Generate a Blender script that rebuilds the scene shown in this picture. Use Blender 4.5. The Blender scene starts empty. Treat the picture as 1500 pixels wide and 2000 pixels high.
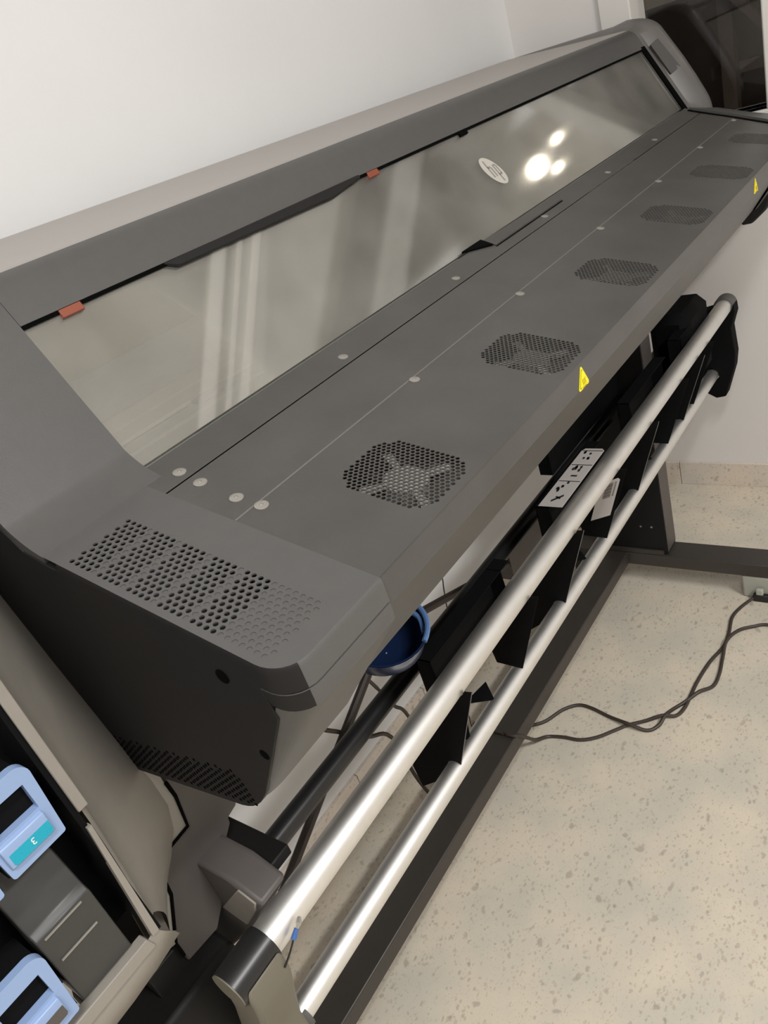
import bpy, bmesh, math, random
from mathutils import Vector, Matrix
from mathutils.geometry import tessellate_polygon
S = bpy.context.scene
COL = S.collection
H = 1.40          # camera height above the floor (m); x runs along the printer, y towards the back wall

# ------------------------------------------------------------------ camera
right = Vector((0.5503099, -0.7816466, -0.2935771))
down = Vector((-0.5383394, -0.0633902, -0.8403406))
fwd = Vector((0.6382395, 0.6204919, -0.4556755))
cam_d = bpy.data.cameras.new('camera'); cam = bpy.data.objects.new('camera', cam_d); COL.objects.link(cam)
R = Matrix((right, -down, -fwd)).transposed()
cam.matrix_world = Matrix.Translation((0, 0, H)) @ R.to_4x4()
cam_d.sensor_fit = 'HORIZONTAL'; cam_d.sensor_width = 36.0; cam_d.lens = 1480 / 1500 * 36.0
cam_d.clip_start = 0.02; cam_d.clip_end = 50
S.camera = cam

# ------------------------------------------------------------------ world, lights, exposure
w = bpy.data.worlds.new('world'); S.world = w; w.use_nodes = True
w.node_tree.nodes['Background'].inputs[0].default_value = (0.02, 0.02, 0.025, 1)
w.node_tree.nodes['Background'].inputs[1].default_value = 1.0
S.view_settings.view_transform = 'Standard'; S.view_settings.look = 'None'
S.view_settings.gamma = 1.0; S.view_settings.use_curve_mapping = False
S.view_settings.exposure = 0.0
S.cycles.use_denoising = True
S.cycles.max_bounces = 10; S.cycles.transparent_max_bounces = 16
S.cycles.sample_clamp_indirect = 4.0

def area(name, loc, target, sx, sy, power, col):
    d = bpy.data.lights.new(name, 'AREA'); d.shape = 'RECTANGLE'; d.size = sx; d.size_y = sy
    d.energy = power; d.color = col
    o = bpy.data.objects.new(name, d); COL.objects.link(o); o.location = loc
    o.rotation_euler = (Vector(target) - Vector(loc)).to_track_quat('-Z', 'Y').to_euler()
    return o
area('ceiling_light_far', (0.55, -1.45, 2.62), (0.65, -1.1, 0), 0.9, 0.20, 56, (1.0, 0.985, 0.965))
area('ceiling_light_near', (-0.55, -0.40, 2.62), (-0.50, -0.10, 0), 0.9, 0.16, 25, (1.0, 1.0, 1.0))

# ------------------------------------------------------------------ materials
def mat(name, col, rough=0.5, metal=0.0, spec=0.5, emis=None, estr=0, noise=0.0, nscale=40, bump=0.0, bscale=300):
    m = bpy.data.materials.new(name); m.use_nodes = True; nt = m.node_tree
    b = nt.nodes['Principled BSDF']
    b.inputs['Base Color'].default_value = (*col, 1); b.inputs['Roughness'].default_value = rough
    b.inputs['Metallic'].default_value = metal; b.inputs['Specular IOR Level'].default_value = spec
    if emis: b.inputs['Emission Color'].default_value = (*emis, 1); b.inputs['Emission Strength'].default_value = estr
    if noise or bump: tc = nt.nodes.new('ShaderNodeTexCoord')
    if noise:
        n = nt.nodes.new('ShaderNodeTexNoise'); n.inputs['Scale'].default_value = nscale; n.inputs['Detail'].default_value = 5
        nt.links.new(tc.outputs['Object'], n.inputs['Vector'])
        r = nt.nodes.new('ShaderNodeMapRange'); r.inputs['From Min'].default_value = .3; r.inputs['From Max'].default_value = .7
        r.inputs['To Min'].default_value = 1 - noise; r.inputs['To Max'].default_value = 1 + noise
        nt.links.new(n.outputs['Fac'], r.inputs['Value'])
        v = nt.nodes.new('ShaderNodeVectorMath'); v.operation = 'SCALE'; v.inputs[0].default_value = col
        nt.links.new(r.outputs['Result'], v.inputs['Scale']); nt.links.new(v.outputs['Vector'], b.inputs['Base Color'])
    if bump:
        n = nt.nodes.new('ShaderNodeTexNoise'); n.inputs['Scale'].default_value = bscale; n.inputs['Detail'].default_value = 3
        nt.links.new(tc.outputs['Object'], n.inputs['Vector'])
        p = nt.nodes.new('ShaderNodeBump'); p.inputs['Strength'].default_value = bump; p.inputs['Distance'].default_value = 0.001
        nt.links.new(n.outputs['Fac'], p.inputs['Height']); nt.links.new(p.outputs['Normal'], b.inputs['Normal'])
    return m

def wall_mat(name, col):
    return mat(name, col, 0.75, noise=0.02, nscale=3, bump=0.35, bscale=60)

def terrazzo(name, base, joint=None):
    m = bpy.data.materials.new(name); m.use_nodes = True; nt = m.node_tree; L = nt.links
    b = nt.nodes['Principled BSDF']; b.inputs['Roughness'].default_value = 0.32
    tc = nt.nodes.new('ShaderNodeTexCoord')
    prev = None
    big = nt.nodes.new('ShaderNodeTexNoise'); big.inputs['Scale'].default_value = 7; big.inputs['Detail'].default_value = 4
    L.new(tc.outputs['Object'], big.inputs['Vector'])
    r = nt.nodes.new('ShaderNodeValToRGB'); r.color_ramp.elements[0].color = (*[c * .90 for c in base], 1); r.color_ramp.elements[0].position = .35
    r.color_ramp.elements[1].color = (base[0] * 1.08, base[1] * 1.03, base[2] * .98, 1); r.color_ramp.elements[1].position = .65
    L.new(big.outputs['Fac'], r.inputs['Fac']); prev = r.outputs['Color']
    for sc, thr, cols, seed in ((260, .24, ((.55, .47, .38), (.42, .39, .33)), 1), (110, .26, ((.52, .40, .30), (.30, .27, .22)), 2), (62, .19, ((.40, .31, .23), (.20, .20, .17)), 3), (30, .16, ((.30, .22, .17), (.17, .15, .14)), 4)):
        mp = nt.nodes.new('ShaderNodeMapping'); mp.inputs['Location'].default_value = (seed * 3.1, seed * 1.7, 0)
        mp.inputs['Scale'].default_value = (1, 1.5, 1); mp.inputs['Rotation'].default_value = (0, 0, seed * .9)
        nz = nt.nodes.new('ShaderNodeTexNoise'); nz.inputs['Scale'].default_value = sc * .9
        L.new(tc.outputs['Object'], nz.inputs['Vector'])
        ad = nt.nodes.new('ShaderNodeVectorMath'); ad.operation = 'MULTIPLY_ADD'; ad.inputs[1].default_value = (1.1 / sc,) * 3
        L.new(nz.outputs['Color'], ad.inputs[0]); L.new(tc.outputs['Object'], ad.inputs[2])
        L.new(ad.outputs[0], mp.inputs['Vector'])
        vo = nt.nodes.new('ShaderNodeTexVoronoi'); vo.inputs['Scale'].default_value = sc
        L.new(mp.outputs['Vector'], vo.inputs['Vector'])
        sep = nt.nodes.new('ShaderNodeSeparateColor'); L.new(vo.outputs['Color'], sep.inputs[0])
        # chip radius depends on the cell: only some cells hold a chip
        mu = nt.nodes.new('ShaderNodeMath'); mu.operation = 'MULTIPLY_ADD'; mu.inputs[1].default_value = .9; mu.inputs[2].default_value = -.9 + thr * 2
        L.new(sep.outputs[0], mu.inputs[0])
        lt = nt.nodes.new('ShaderNodeMath'); lt.operation = 'SUBTRACT'; L.new(mu.outputs[0], lt.inputs[0]); L.new(vo.outputs['Distance'], lt.inputs[1])
        sm = nt.nodes.new('ShaderNodeMapRange'); sm.inputs['From Min'].default_value = -.05; sm.inputs['From Max'].default_value = .08
        L.new(lt.outputs[0], sm.inputs['Value'])
        cm = nt.nodes.new('ShaderNodeMix'); cm.data_type = 'RGBA'
        cm.inputs[6].default_value = (*cols[0], 1); cm.inputs[7].default_value = (*cols[1], 1); L.new(sep.outputs[1], cm.inputs[0])
        f2 = nt.nodes.new('ShaderNodeMath'); f2.operation = 'MULTIPLY'; f2.inputs[1].default_value = .40; L.new(sm.outputs[0], f2.inputs[0])
        mx = nt.nodes.new('ShaderNodeMix'); mx.data_type = 'RGBA'
        L.new(f2.outputs[0], mx.inputs[0]); L.new(prev, mx.inputs[6]); L.new(cm.outputs[2], mx.inputs[7])
        prev = mx.outputs[2]
    L.new(prev, b.inputs['Base Color'])
    return m

M = {}
M['wall'] = wall_mat('white_plaster', (.84, .84, .84))
M['wall_end'] = wall_mat('warm_white_plaster', (.80, .775, .755))
M['ceil'] = mat('ceiling_paint', (.85, .84, .82), .8)
M['floor'] = terrazzo('beige_terrazzo', (.68, .635, .54))
M['skirt'] = terrazzo('beige_terrazzo_skirting', (.72, .66, .59))
M['grey'] = mat('charcoal_plastic', (.090, .088, .086), .42, spec=.4, noise=.03, nscale=60, bump=.12, bscale=900)
M['panel'] = mat('grey_powder_coat', (.074, .071, .067), .40, spec=.4, noise=.09, nscale=14, bump=.10, bscale=700)
M['grille'] = mat('grey_grille_paint', (.085, .082, .077), .42, noise=.05, nscale=30)
M['capface'] = mat('black_plastic_side_shade', (.014, .013, .013), .55, spec=.25)  # black plastic; the end face's shade is put into this colour
M['lid'] = mat('lid_plastic_pale_reflection', (.32, .295, .275), .38, noise=.02, nscale=30)  # grazing wall reflection put into a paler lid plastic
M['seam'] = mat('worn_edge_grey', (.15, .143, .133), .5)
M['gap'] = mat('black_gap', (.002, .002, .002), .9, spec=.05)
M['screw'] = mat('nickel_screw', (.42, .40, .37), .35, metal=.6)
M['fan'] = mat('fan_plastic', (.32, .31, .29), .5)
M['fandark'] = mat('fan_frame_plastic', (.02, .02, .02), .6)
M['tan'] = mat('grey_beige_plastic', (.27, .25, .22), .45, noise=.04, nscale=30, bump=.1, bscale=900)
M['tan_dark'] = mat('dark_taupe_plastic', (.085, .075, .070), .5, noise=.05, nscale=30, bump=.1, bscale=900)
M['olive'] = mat('olive_grey_plastic', (.17, .155, .12), .5)
M['black'] = mat('black_steel', (.009, .0085, .0085), .55, spec=.25)
M['beam'] = mat('dark_brown_steel', (.045, .039, .034), .38, spec=.5, noise=.06, nscale=20)
M['blacksheet'] = mat('black_sheet_plastic', (.005, .005, .0055), .8, spec=.10)
M['sheetedge'] = mat('sheet_edge', (.20, .19, .18), .5)
M['alu'] = mat('brushed_aluminium', (.84, .835, .82), .48, metal=1.0, noise=.03, nscale=40)
M['sleeve'] = mat('black_satin_plastic', (.015, .015, .016), .33, spec=.5)
M['sleeve_grey'] = mat('grey_rubber_cap', (.10, .095, .09), .6)
M['handle'] = mat('pale_blue_plastic', (.27, .38, .61), .35)
M['cyan'] = mat('cyan_label', (.005, .36, .50), .5, noise=.12, nscale=900)
M['white'] = mat('white_print', (.75, .76, .76), .5)
M['paper'] = mat('white_label_paper', (.62, .585, .56), .5)
M['ink'] = mat('black_print', (.03, .03, .03), .5)
M['greyink'] = mat('grey_print', (.20, .18, .17), .5)
M['yellow'] = mat('yellow_sticker', (.92, .78, .01), .45)
M['yellowdark'] = mat('dark_yellow_print', (.35, .28, .0), .5)
M['logo'] = mat('pale_logo_sticker', (.52, .50, .45), .5)
M['logoink'] = mat('logo_print', (.27, .255, .235), .5)
M['brown'] = mat('red_brown_clip', (.24, .06, .03), .5)
M['cable'] = mat('brown_black_cable', (.045, .034, .027), .5)
M['cable2'] = mat('black_cable', (.012, .012, .012), .5)
M['rod'] = mat('dark_bronze_rod', (.035, .025, .02), .5)
M['bowl'] = mat('navy_blue_plastic', (.008, .020, .065), .22, spec=.6)
M['bowlrim'] = mat('light_blue_plastic', (.10, .20, .42), .28)
M['inner'] = mat('light_grey_interior', (.62, .60, .56), .6)
M['inner2'] = mat('blue_grey_rail', (.17, .175, .185), .5)
M['inner3'] = mat('mid_grey_platen', (.30, .27, .245), .5, noise=.10, nscale=12)
M['inner4'] = mat('dark_interior_trough', (.24, .24, .22), .5, noise=.1, nscale=14)
M['greenish'] = mat('pale_green_socket', (.42, .43, .37), .5)
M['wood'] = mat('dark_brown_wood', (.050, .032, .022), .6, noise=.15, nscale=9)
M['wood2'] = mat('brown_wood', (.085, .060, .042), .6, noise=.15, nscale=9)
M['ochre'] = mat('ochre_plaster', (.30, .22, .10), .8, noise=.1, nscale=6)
M['frame'] = mat('white_window_frame', (.78, .76, .73), .5)
M['blue'] = mat('blue_clip', (.05, .13, .38), .35)
M['lamp'] = mat('lamp_globe', (1, .95, .85), .5, emis=(1, .90, .74), estr=24)
M['slot'] = mat('dark_slot_plastic', (.040, .040, .038), .4)
M['hump'] = mat('grey_end_plastic', (.15, .142, .135), .42, noise=.02, nscale=50)

# tinted printer window: see-through with a mirror-like reflection and pale diffuse streaks
def pane_mat():
    m = bpy.data.materials.new('grey_acrylic_window'); m.use_nodes = True; nt = m.node_tree; L = nt.links
    nt.nodes.remove(nt.nodes['Principled BSDF']); out = nt.nodes['Material Output']
    tr = nt.nodes.new('ShaderNodeBsdfTransparent'); tr.inputs[0].default_value = (.90, .90, .885, 1)
    gl = nt.nodes.new('ShaderNodeBsdfGlossy'); gl.inputs['Color'].default_value = (1, 1, .97, 1); gl.inputs['Roughness'].default_value = .07
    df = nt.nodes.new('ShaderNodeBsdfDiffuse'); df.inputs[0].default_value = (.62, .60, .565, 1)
    fr = nt.nodes.new('ShaderNodeFresnel'); fr.inputs['IOR'].default_value = 1.55
    ma = nt.nodes.new('ShaderNodeMath'); ma.operation = 'MULTIPLY_ADD'; ma.inputs[1].default_value = 1.0; ma.inputs[2].default_value = .16
    L.new(fr.outputs[0], ma.inputs[0])
    mx = nt.nodes.new('ShaderNodeMixShader'); L.new(ma.outputs[0], mx.inputs[0]); L.new(tr.outputs[0], mx.inputs[1]); L.new(gl.outputs[0], mx.inputs[2])
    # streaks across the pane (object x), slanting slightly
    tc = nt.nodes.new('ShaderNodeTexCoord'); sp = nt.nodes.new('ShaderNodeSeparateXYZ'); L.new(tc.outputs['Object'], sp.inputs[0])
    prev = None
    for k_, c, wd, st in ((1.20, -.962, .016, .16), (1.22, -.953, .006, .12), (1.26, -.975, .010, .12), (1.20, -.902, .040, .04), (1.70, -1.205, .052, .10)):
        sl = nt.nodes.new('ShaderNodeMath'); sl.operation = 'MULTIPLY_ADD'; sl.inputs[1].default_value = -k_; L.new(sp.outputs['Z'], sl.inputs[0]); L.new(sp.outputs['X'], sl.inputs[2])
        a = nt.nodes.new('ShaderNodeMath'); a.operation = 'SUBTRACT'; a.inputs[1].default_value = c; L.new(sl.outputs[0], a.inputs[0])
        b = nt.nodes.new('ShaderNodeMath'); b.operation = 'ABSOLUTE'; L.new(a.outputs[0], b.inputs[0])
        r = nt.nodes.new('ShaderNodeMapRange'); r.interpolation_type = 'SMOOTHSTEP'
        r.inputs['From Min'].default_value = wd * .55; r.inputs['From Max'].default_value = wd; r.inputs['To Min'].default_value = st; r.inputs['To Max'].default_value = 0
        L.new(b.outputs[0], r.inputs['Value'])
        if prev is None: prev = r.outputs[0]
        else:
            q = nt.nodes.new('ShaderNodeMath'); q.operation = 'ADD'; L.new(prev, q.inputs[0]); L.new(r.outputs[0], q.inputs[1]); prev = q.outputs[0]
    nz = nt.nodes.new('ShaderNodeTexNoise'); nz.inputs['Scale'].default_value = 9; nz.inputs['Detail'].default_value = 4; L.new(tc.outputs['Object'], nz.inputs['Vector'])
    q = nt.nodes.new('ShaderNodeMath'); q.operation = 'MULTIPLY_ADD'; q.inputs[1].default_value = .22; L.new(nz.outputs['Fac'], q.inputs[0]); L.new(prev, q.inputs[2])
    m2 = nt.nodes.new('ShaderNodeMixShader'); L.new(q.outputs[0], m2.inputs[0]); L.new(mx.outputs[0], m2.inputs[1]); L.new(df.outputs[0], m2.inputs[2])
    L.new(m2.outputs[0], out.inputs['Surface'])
    return m
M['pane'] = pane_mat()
def glass_mat():
    m = bpy.data.materials.new('room_window_glass'); m.use_nodes = True; nt = m.node_tree; L = nt.links
    nt.nodes.remove(nt.nodes['Principled BSDF']); out = nt.nodes['Material Output']
    tr = nt.nodes.new('ShaderNodeBsdfTransparent'); gl = nt.nodes.new('ShaderNodeBsdfGlossy'); gl.inputs['Roughness'].default_value = .04
    mx = nt.nodes.new('ShaderNodeMixShader'); mx.inputs[0].default_value = .05
    L.new(tr.outputs[0], mx.inputs[1]); L.new(gl.outputs[0], mx.inputs[2]); L.new(mx.outputs[0], out.inputs['Surface'])
    return m
M['glass'] = glass_mat()

# ------------------------------------------------------------------ helpers
def tag(o, label=None, cat=None, group=None, kind=None):
    if label: o['label'] = label
    if cat: o['category'] = cat
    if group: o['group'] = group
    if kind: o['kind'] = kind
    return o
def empty(name, loc=(0, 0, 0)):
    o = bpy.data.objects.new(name, None); COL.objects.link(o); o.location = loc; o.empty_display_size = .05
    return o
def W(p):                       # (x, y, height relative to the camera) -> world
    return Vector((p[0], p[1], p[2] + H))
def build(name, bm, m, parent=None, smooth=False, bevel=0, seg=2, sub=0, ang=35):
    bmesh.ops.recalc_face_normals(bm, faces=bm.faces)
    me = bpy.data.meshes.new(name); bm.to_mesh(me); bm.free()
    me.materials.append(m)
    o = bpy.data.objects.new(name, me); COL.objects.link(o)
    if parent:
        o.parent = parent; o.matrix_parent_inverse = Matrix.Translation(-wloc(parent))
    if bevel:
        b = o.modifiers.new('bevel', 'BEVEL'); b.width = bevel; b.segments = seg; b.limit_method = 'ANGLE'; b.angle_limit = math.radians(25)
    if sub:
        s = o.modifiers.new('sub', 'SUBSURF'); s.levels = sub; s.render_levels = sub
    if smooth or bevel:
        for p in me.polygons: p.use_smooth = True
        me.set_sharp_from_angle(angle=math.radians(ang))
    return o
def wloc(o):
    return o.location.copy()      # every parent is placed in world units (its own parent is cancelled out)
def box(bm, a, b):
    v = [bm.verts.new(W((x, y, z))) for z in (a[2], b[2]) for y in (a[1], b[1]) for x in (a[0], b[0])]
    for f in ((0, 2, 3, 1), (4, 5, 7, 6), (0, 1, 5, 4), (2, 6, 7, 3), (0, 4, 6, 2), (1, 3, 7, 5)): bm.faces.new([v[i] for i in f])
    return bm
def prism(bm, prof, x0, x1, x1f=None):
    """extrude a (y,z) polygon along x; x1f(y,z) may give a slanted far end"""
    a = [bm.verts.new(W((x0, y, z))) for y, z in prof]
    b = [bm.verts.new(W((x1f(y, z) if x1f else x1, y, z))) for y, z in prof]
    n = len(prof)
    for i in range(n): bm.faces.new((a[i], a[(i + 1) % n], b[(i + 1) % n], b[i]))
    for ring in (a, b):
        for t in tessellate_polygon([[v.co for v in ring]]):
            try: bm.faces.new([ring[i] for i in t])
            except ValueError: pass
    return bm
def ptube(bm, pts, r, n=12, cap=True, world=False):
    pts = [Vector(p) if world else W(p) for p in pts]; rings = []
    up = Vector((0, 0, 1))
    for i, p in enumerate(pts):
        d = (pts[min(i + 1, len(pts) - 1)] - pts[max(i - 1, 0)]).normalized()
        if abs(d.dot(up)) > .95: up = Vector((0, 1, 0))
        s = d.cross(up).normalized(); t = s.cross(d)
        rr = r[i] if isinstance(r, (list, tuple)) else r
        rings.append([bm.verts.new(p + rr * (math.cos(2 * math.pi * k / n) * s + math.sin(2 * math.pi * k / n) * t)) for k in range(n)])
    for a, b in zip(rings, rings[1:]):
        for k in range(n): bm.faces.new((a[k], a[(k + 1) % n], b[(k + 1) % n], b[k]))
    if cap: bm.faces.new(rings[0]); bm.faces.new(rings[-1])
    return bm
def catmull(P, k=6):
    P = [Vector(p) for p in P]; out = []
    for i in range(len(P) - 1):
        a, b, c, d = P[max(i - 1, 0)], P[i], P[i + 1], P[min(i + 2, len(P) - 1)]
        for j in range(k):
            t = j / k
            out.append(.5 * ((2 * b) + (c - a) * t + (2 * a - 5 * b + 4 * c - d) * t * t + (3 * b - a - 3 * c + d) * t ** 3))
    return out + [P[-1]]
def qb(a, b, c, n=6):           # quadratic curve a->c around corner b
    return [tuple((1 - t) ** 2 * a[i] + 2 * t * (1 - t) * b[i] + t * t * c[i] for i in range(2)) for t in [k / n for k in range(n + 1)]]
def polymesh(bm, pts):          # flat polygon of 3D points, tessellated
    vs = [bm.verts.new(W(p)) for p in pts]
    for t in tessellate_polygon([[v.co for v in vs]]): bm.faces.new([vs[i] for i in t])
    return bm
def solid(bm, pts, off):        # polygon thickened by vector off
    vs = [bm.verts.new(W(p)) for p in pts]; us = [bm.verts.new(v.co + Vector(off)) for v in vs]
    for ring in (vs, us):
        for t in tessellate_polygon([[v.co for v in ring]]): bm.faces.new([ring[i] for i in t])
    n = len(vs)
    for i in range(n): bm.faces.new((vs[i], vs[(i + 1) % n], us[(i + 1) % n], us[i]))
    return bm

# ------------------------------------------------------------------ room
WX = 2.28; WY = 1.13
def struct(name, bm, m, **k):
    o = build(name, bm, m, **k); o['kind'] = 'structure'; return o
FH = -H
struct('floor', box(bmesh.new(), (-2.6, -3.2, FH - .05), (WX + .1, WY + .1, FH)), M['floor'])
struct('wall_back', box(bmesh.new(), (-2.6, WY, FH), (WX, WY + .1, FH + 2.7)), M['wall'])
struct('ceiling', box(bmesh.new(), (-2.6, -3.2, FH + 2.7), (WX + .1, WY + .1, FH + 2.75)), M['ceil'])
struct('wall_left', box(bmesh.new(), (-2.7, -3.2, FH), (-2.6, WY + .1, FH + 2.7)), M['wall_end'])
struct('wall_front', box(bmesh.new(), (-2.6, -3.3, FH), (WX, -3.2, FH + 2.7)), M['wall_end'])
SILL = -.296
bm = bmesh.new()
box(bm, (WX, .815, FH), (WX + .12, WY, FH + 2.7))                 # beside the opening
box(bm, (WX, -3.2, FH), (WX + .12, .815, SILL))                   # below the sill
box(bm, (WX, -3.2, FH + 2.25), (WX + .12, .815, FH + 2.7))
box(bm, (WX, -3.2, SILL), (WX + .12, -.95, FH + 2.25))
struct('wall_right', bm, M['wall_end'])
bm = bmesh.new()
box(bm, (WX - .012, .79, SILL), (WX + .10, .872, FH + 2.25))
box(bm, (WX - .012, .435, SILL), (WX + .10, .49, FH + 2.25))
box(bm, (WX - .02, -.95, SILL - .03), (WX + .12, .83, SILL))
box(bm, (WX - .012, -.95, FH + 2.2), (WX + .10, .83, FH + 2.25))
struct('window_1', bm, M['frame'], bevel=.004)
bm = bmesh.new(); box(bm, (WX + .05, .49, SILL), (WX + .054, .79, FH + 2.2)); box(bm, (WX + .05, -.95, SILL), (WX + .054, .435, FH + 2.2))
struct('window_2', bm, M['glass'])
# skirting tiles
bm = bmesh.new()
y = WY - .012
while y > -3.1:
    box(bm, (WX - .011, y - .298, FH), (WX, y, FH + .083)); y -= .30
struct('baseboard_right', bm, M['skirt'], bevel=.001)
bm = bmesh.new(); x = WX - .011
while x > -2.5:
    box(bm, (x - .298, WY - .011, FH), (x, WY, FH + .083)); x -= .30
struct('baseboard_back', bm, M['skirt'], bevel=.001)
# dim place beyond the window
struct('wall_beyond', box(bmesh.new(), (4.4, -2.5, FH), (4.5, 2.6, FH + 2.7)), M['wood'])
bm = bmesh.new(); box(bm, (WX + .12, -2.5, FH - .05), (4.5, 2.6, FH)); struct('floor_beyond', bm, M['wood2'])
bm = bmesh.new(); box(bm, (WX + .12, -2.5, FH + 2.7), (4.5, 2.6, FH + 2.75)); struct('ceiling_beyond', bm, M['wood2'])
struct('glow_panel_beyond', box(bmesh.new(), (3.62, -1.6, FH), (3.68, .02, FH + 2.6)), M['wall_end'])  # added pale panel, out of view; lamp glow on it shows in the pane
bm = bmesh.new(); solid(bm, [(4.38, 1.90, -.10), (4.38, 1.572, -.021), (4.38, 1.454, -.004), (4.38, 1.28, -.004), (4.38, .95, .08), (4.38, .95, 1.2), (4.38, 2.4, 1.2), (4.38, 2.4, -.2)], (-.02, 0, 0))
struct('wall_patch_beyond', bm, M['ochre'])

# ================================================================== the printer
PR = empty('wide_format_printer', (1.15, .70, 0))
tag(PR, 'long charcoal grey wide format printer on black metal stand along the white wall', 'printer')
K = .2755
def tz(y): return -.2241 + K * (y - .63)
SN = math.hypot(1, K)
def T(x, s, h=0.0):             # point on the sloping table: s = distance from the window foot towards the front, h above
    y = .63 - s / SN; z = -.2241 - s * K / SN
    return (x, y - h * K / SN, z + h / SN)
XA, XB = .335, 2.05             # cover panel seams
SG, SF = .0555, .2835

def far_x(y):                   # slanting seam of the far cover
    return 1.915 + (y - .356) * (2.055 - 1.915) / (.60 - .356)

# --- near cover: pillar beside the window, blended into the perforated table end
prof_top = [(.915, -.006)] + qb((.757, -.0275), (.735, -.028), (.724, -.047), 6) + [(.708, -.0765)] + qb((.640, -.2052), (.6235, -.2258), (.596, -.2335), 8)
front = qb((.370, -.2956), (.356, -.2996), (.3545, -.308), 5)
prof_cap = prof_top + front + [(.354, -.3335)] + qb((.3545, -.3375), (.3555, -.3405), (.358, -.3435), 3) + [(.452, -.459)] + qb((.457, -.4645), (.473, -.486), (.498, -.4895), 5) + [(.713, -.5200), (.749, -.297), (.915, -.25)]
# pillar part stops at the pane, table part at XA
bm = bmesh.new()
pil = prof_top[3:-1] + [(.600, -.2325), (.612, -.262), (.66, -.24), (.735, -.10), (.76, -.06)]
prism(bm, pil, .222, .354)
build('window_pillar', bm, M['grey'], PR, bevel=.004, seg=3, ang=50)
HC = []                          # hex vents handled as a separate sheet; the table part of the cover has a rectangular cut-out
V0, V1, VS0, VS1 = .2285, .2968, .0505, .2765
def sheet(bm, outer, holes, zf):
    loops = [[Vector((a, b, 0)) for a, b in outer]] + [[Vector((a, b, 0)) for a, b in h] for h in holes]
    flat = [p for l in loops for p in l]; vs = [bm.verts.new(W(zf(p.x, p.y))) for p in flat]
    for t in tessellate_polygon(loops): bm.faces.new([vs[i] for i in t])
    return vs
rect = lambda a, b, c, d: [(a, c), (b, c), (b, d), (a, d)]
bm = bmesh.new()
rc = .026                        # rounded outer corner of the cover in plan
cx, cs = .222 + rc, SF + .004 - rc
arc = [(cx - rc * math.sin(t), cs + rc * math.cos(t)) for t in [math.pi / 2 * k / 8 for k in range(9)]]   # front -> side
outer = [(XA, .030), (XA, SF + .004)] + arc + [(.222, .030)]
sheet(bm, outer, [rect(V0, V1, VS0, VS1)], lambda x, s: T(x, s, .0008))
build('table_end_cover', bm, M['grey'], PR)
# front and underside of that cover, following the rounded corner
bm = bmesh.new()
path = [(XA, SF + .004)] + arc + [(.222, .20), (.222, .10), (.222, .048)]
rows = []
for (inset, dz) in ((0, 0), (-.0012, -.002), (-.0016, -.005), (-.0016, -.022), (.0005, -.0222), (.0005, -.0235), (-.0012, -.024), (-.0012, -.034), (0, -.040)):
    r_ = []
    for i, (x, s) in enumerate(path):
        px, py, pz = T(x, s, .0008)
        # outward direction in plan
        if i == 0: ox, oy = 0, -1
        elif i <= 9:
            t = math.pi / 2 * (i - 1) / 8; ox, oy = -math.sin(t), -math.cos(t)
        else: ox, oy = -1, 0
        r_.append(bm.verts.new(W((px - ox * inset, py - oy * inset, pz + dz))))
    rows.append(r_)
for a, b in zip(rows, rows[1:]):
    for i in range(len(a) - 1): bm.faces.new((a[i], a[i + 1], b[i + 1], b[i]))
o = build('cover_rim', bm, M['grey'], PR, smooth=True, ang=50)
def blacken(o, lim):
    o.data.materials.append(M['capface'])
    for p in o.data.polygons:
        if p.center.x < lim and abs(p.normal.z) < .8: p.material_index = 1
blacken(o, .240)  # rim side takes the same painted shade as the end face
# sloping underside nose of the cover
bm = bmesh.new()
nose_top = [v for v in path[:10]]
ra, rb, rcc = [], [], []
for i, (x, s) in enumerate(nose_top):
    px, py, pz = T(x, s, .0008)
    f = max(0, (py - .356) / .026)
    ra.append(bm.verts.new(W((px, py, pz - .040))))
    k = (XA - x) / (XA - .222)
    rb.append(bm.verts.new(W((px + .001, .4545 + .25 * (py - .3563), -.462))))
    rcc.append(bm.verts.new(W((px + .001, .487 + .25 * (py - .3563), -.4875))))
end = [bm.verts.new(W((XA - .001, .713, -.52))), bm.verts.new(W((.223, .713, -.52)))]
for a, b in ((ra, rb), (rb, rcc)):
    for i in range(len(a) - 1): bm.faces.new((a[i], a[i + 1], b[i + 1], b[i]))
bm.faces.new(rcc + [end[1], end[0]])
o = build('cover_underside', bm, M['grey'], PR, smooth=True, ang=60)
# end face, blackened for its shade, with its perforated lower band
endp = [(.900, -.013)] + qb((.757, -.0335), (.739, -.034), (.730, -.049), 5) + [(.714, -.0785), (.6455, -.2080), (.6285, -.2290), (.599, -.2395), (.384, -.2985), (.380, -.345)] + [(.450, -.452)] + qb((.459, -.4625), (.476, -.484), (.500, -.4895), 5) + [(.713, -.520), (.749, -.297), (.86, -.22), (.90, -.06)]
bm = bmesh.new(); prism(bm, endp, .2206, .231)
ep = build('end_panel', bm, M['capface'], PR, bevel=.001)
ep['label'] = 'end panel blackened for its shade, with a faint perforated band'
bm = bmesh.new()
def disc_x(bm, x, y, z, r, n=14, dx=.002):
    a = [bm.verts.new(W((x, y + r * math.cos(2 * math.pi * k / n), z + r * math.sin(2 * math.pi * k / n)))) for k in range(n)]
    b = [bm.verts.new(v.co + Vector((dx, 0, 0))) for v in a]
    bm.faces.new(a); bm.faces.new(b)
    for k in range(n): bm.faces.new((a[k], a[(k + 1) % n], b[(k + 1) % n], b[k]))
disc_x(bm, .2200, .422, -.314, .0066)
build('screw_recess', bm, M['gap'], ep)
bm = bmesh.new(); disc_x(bm, .2203, .421, -.395, .0050)
build('screw_recess', bm, M['gap'], ep)
bm = bmesh.new()
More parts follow.
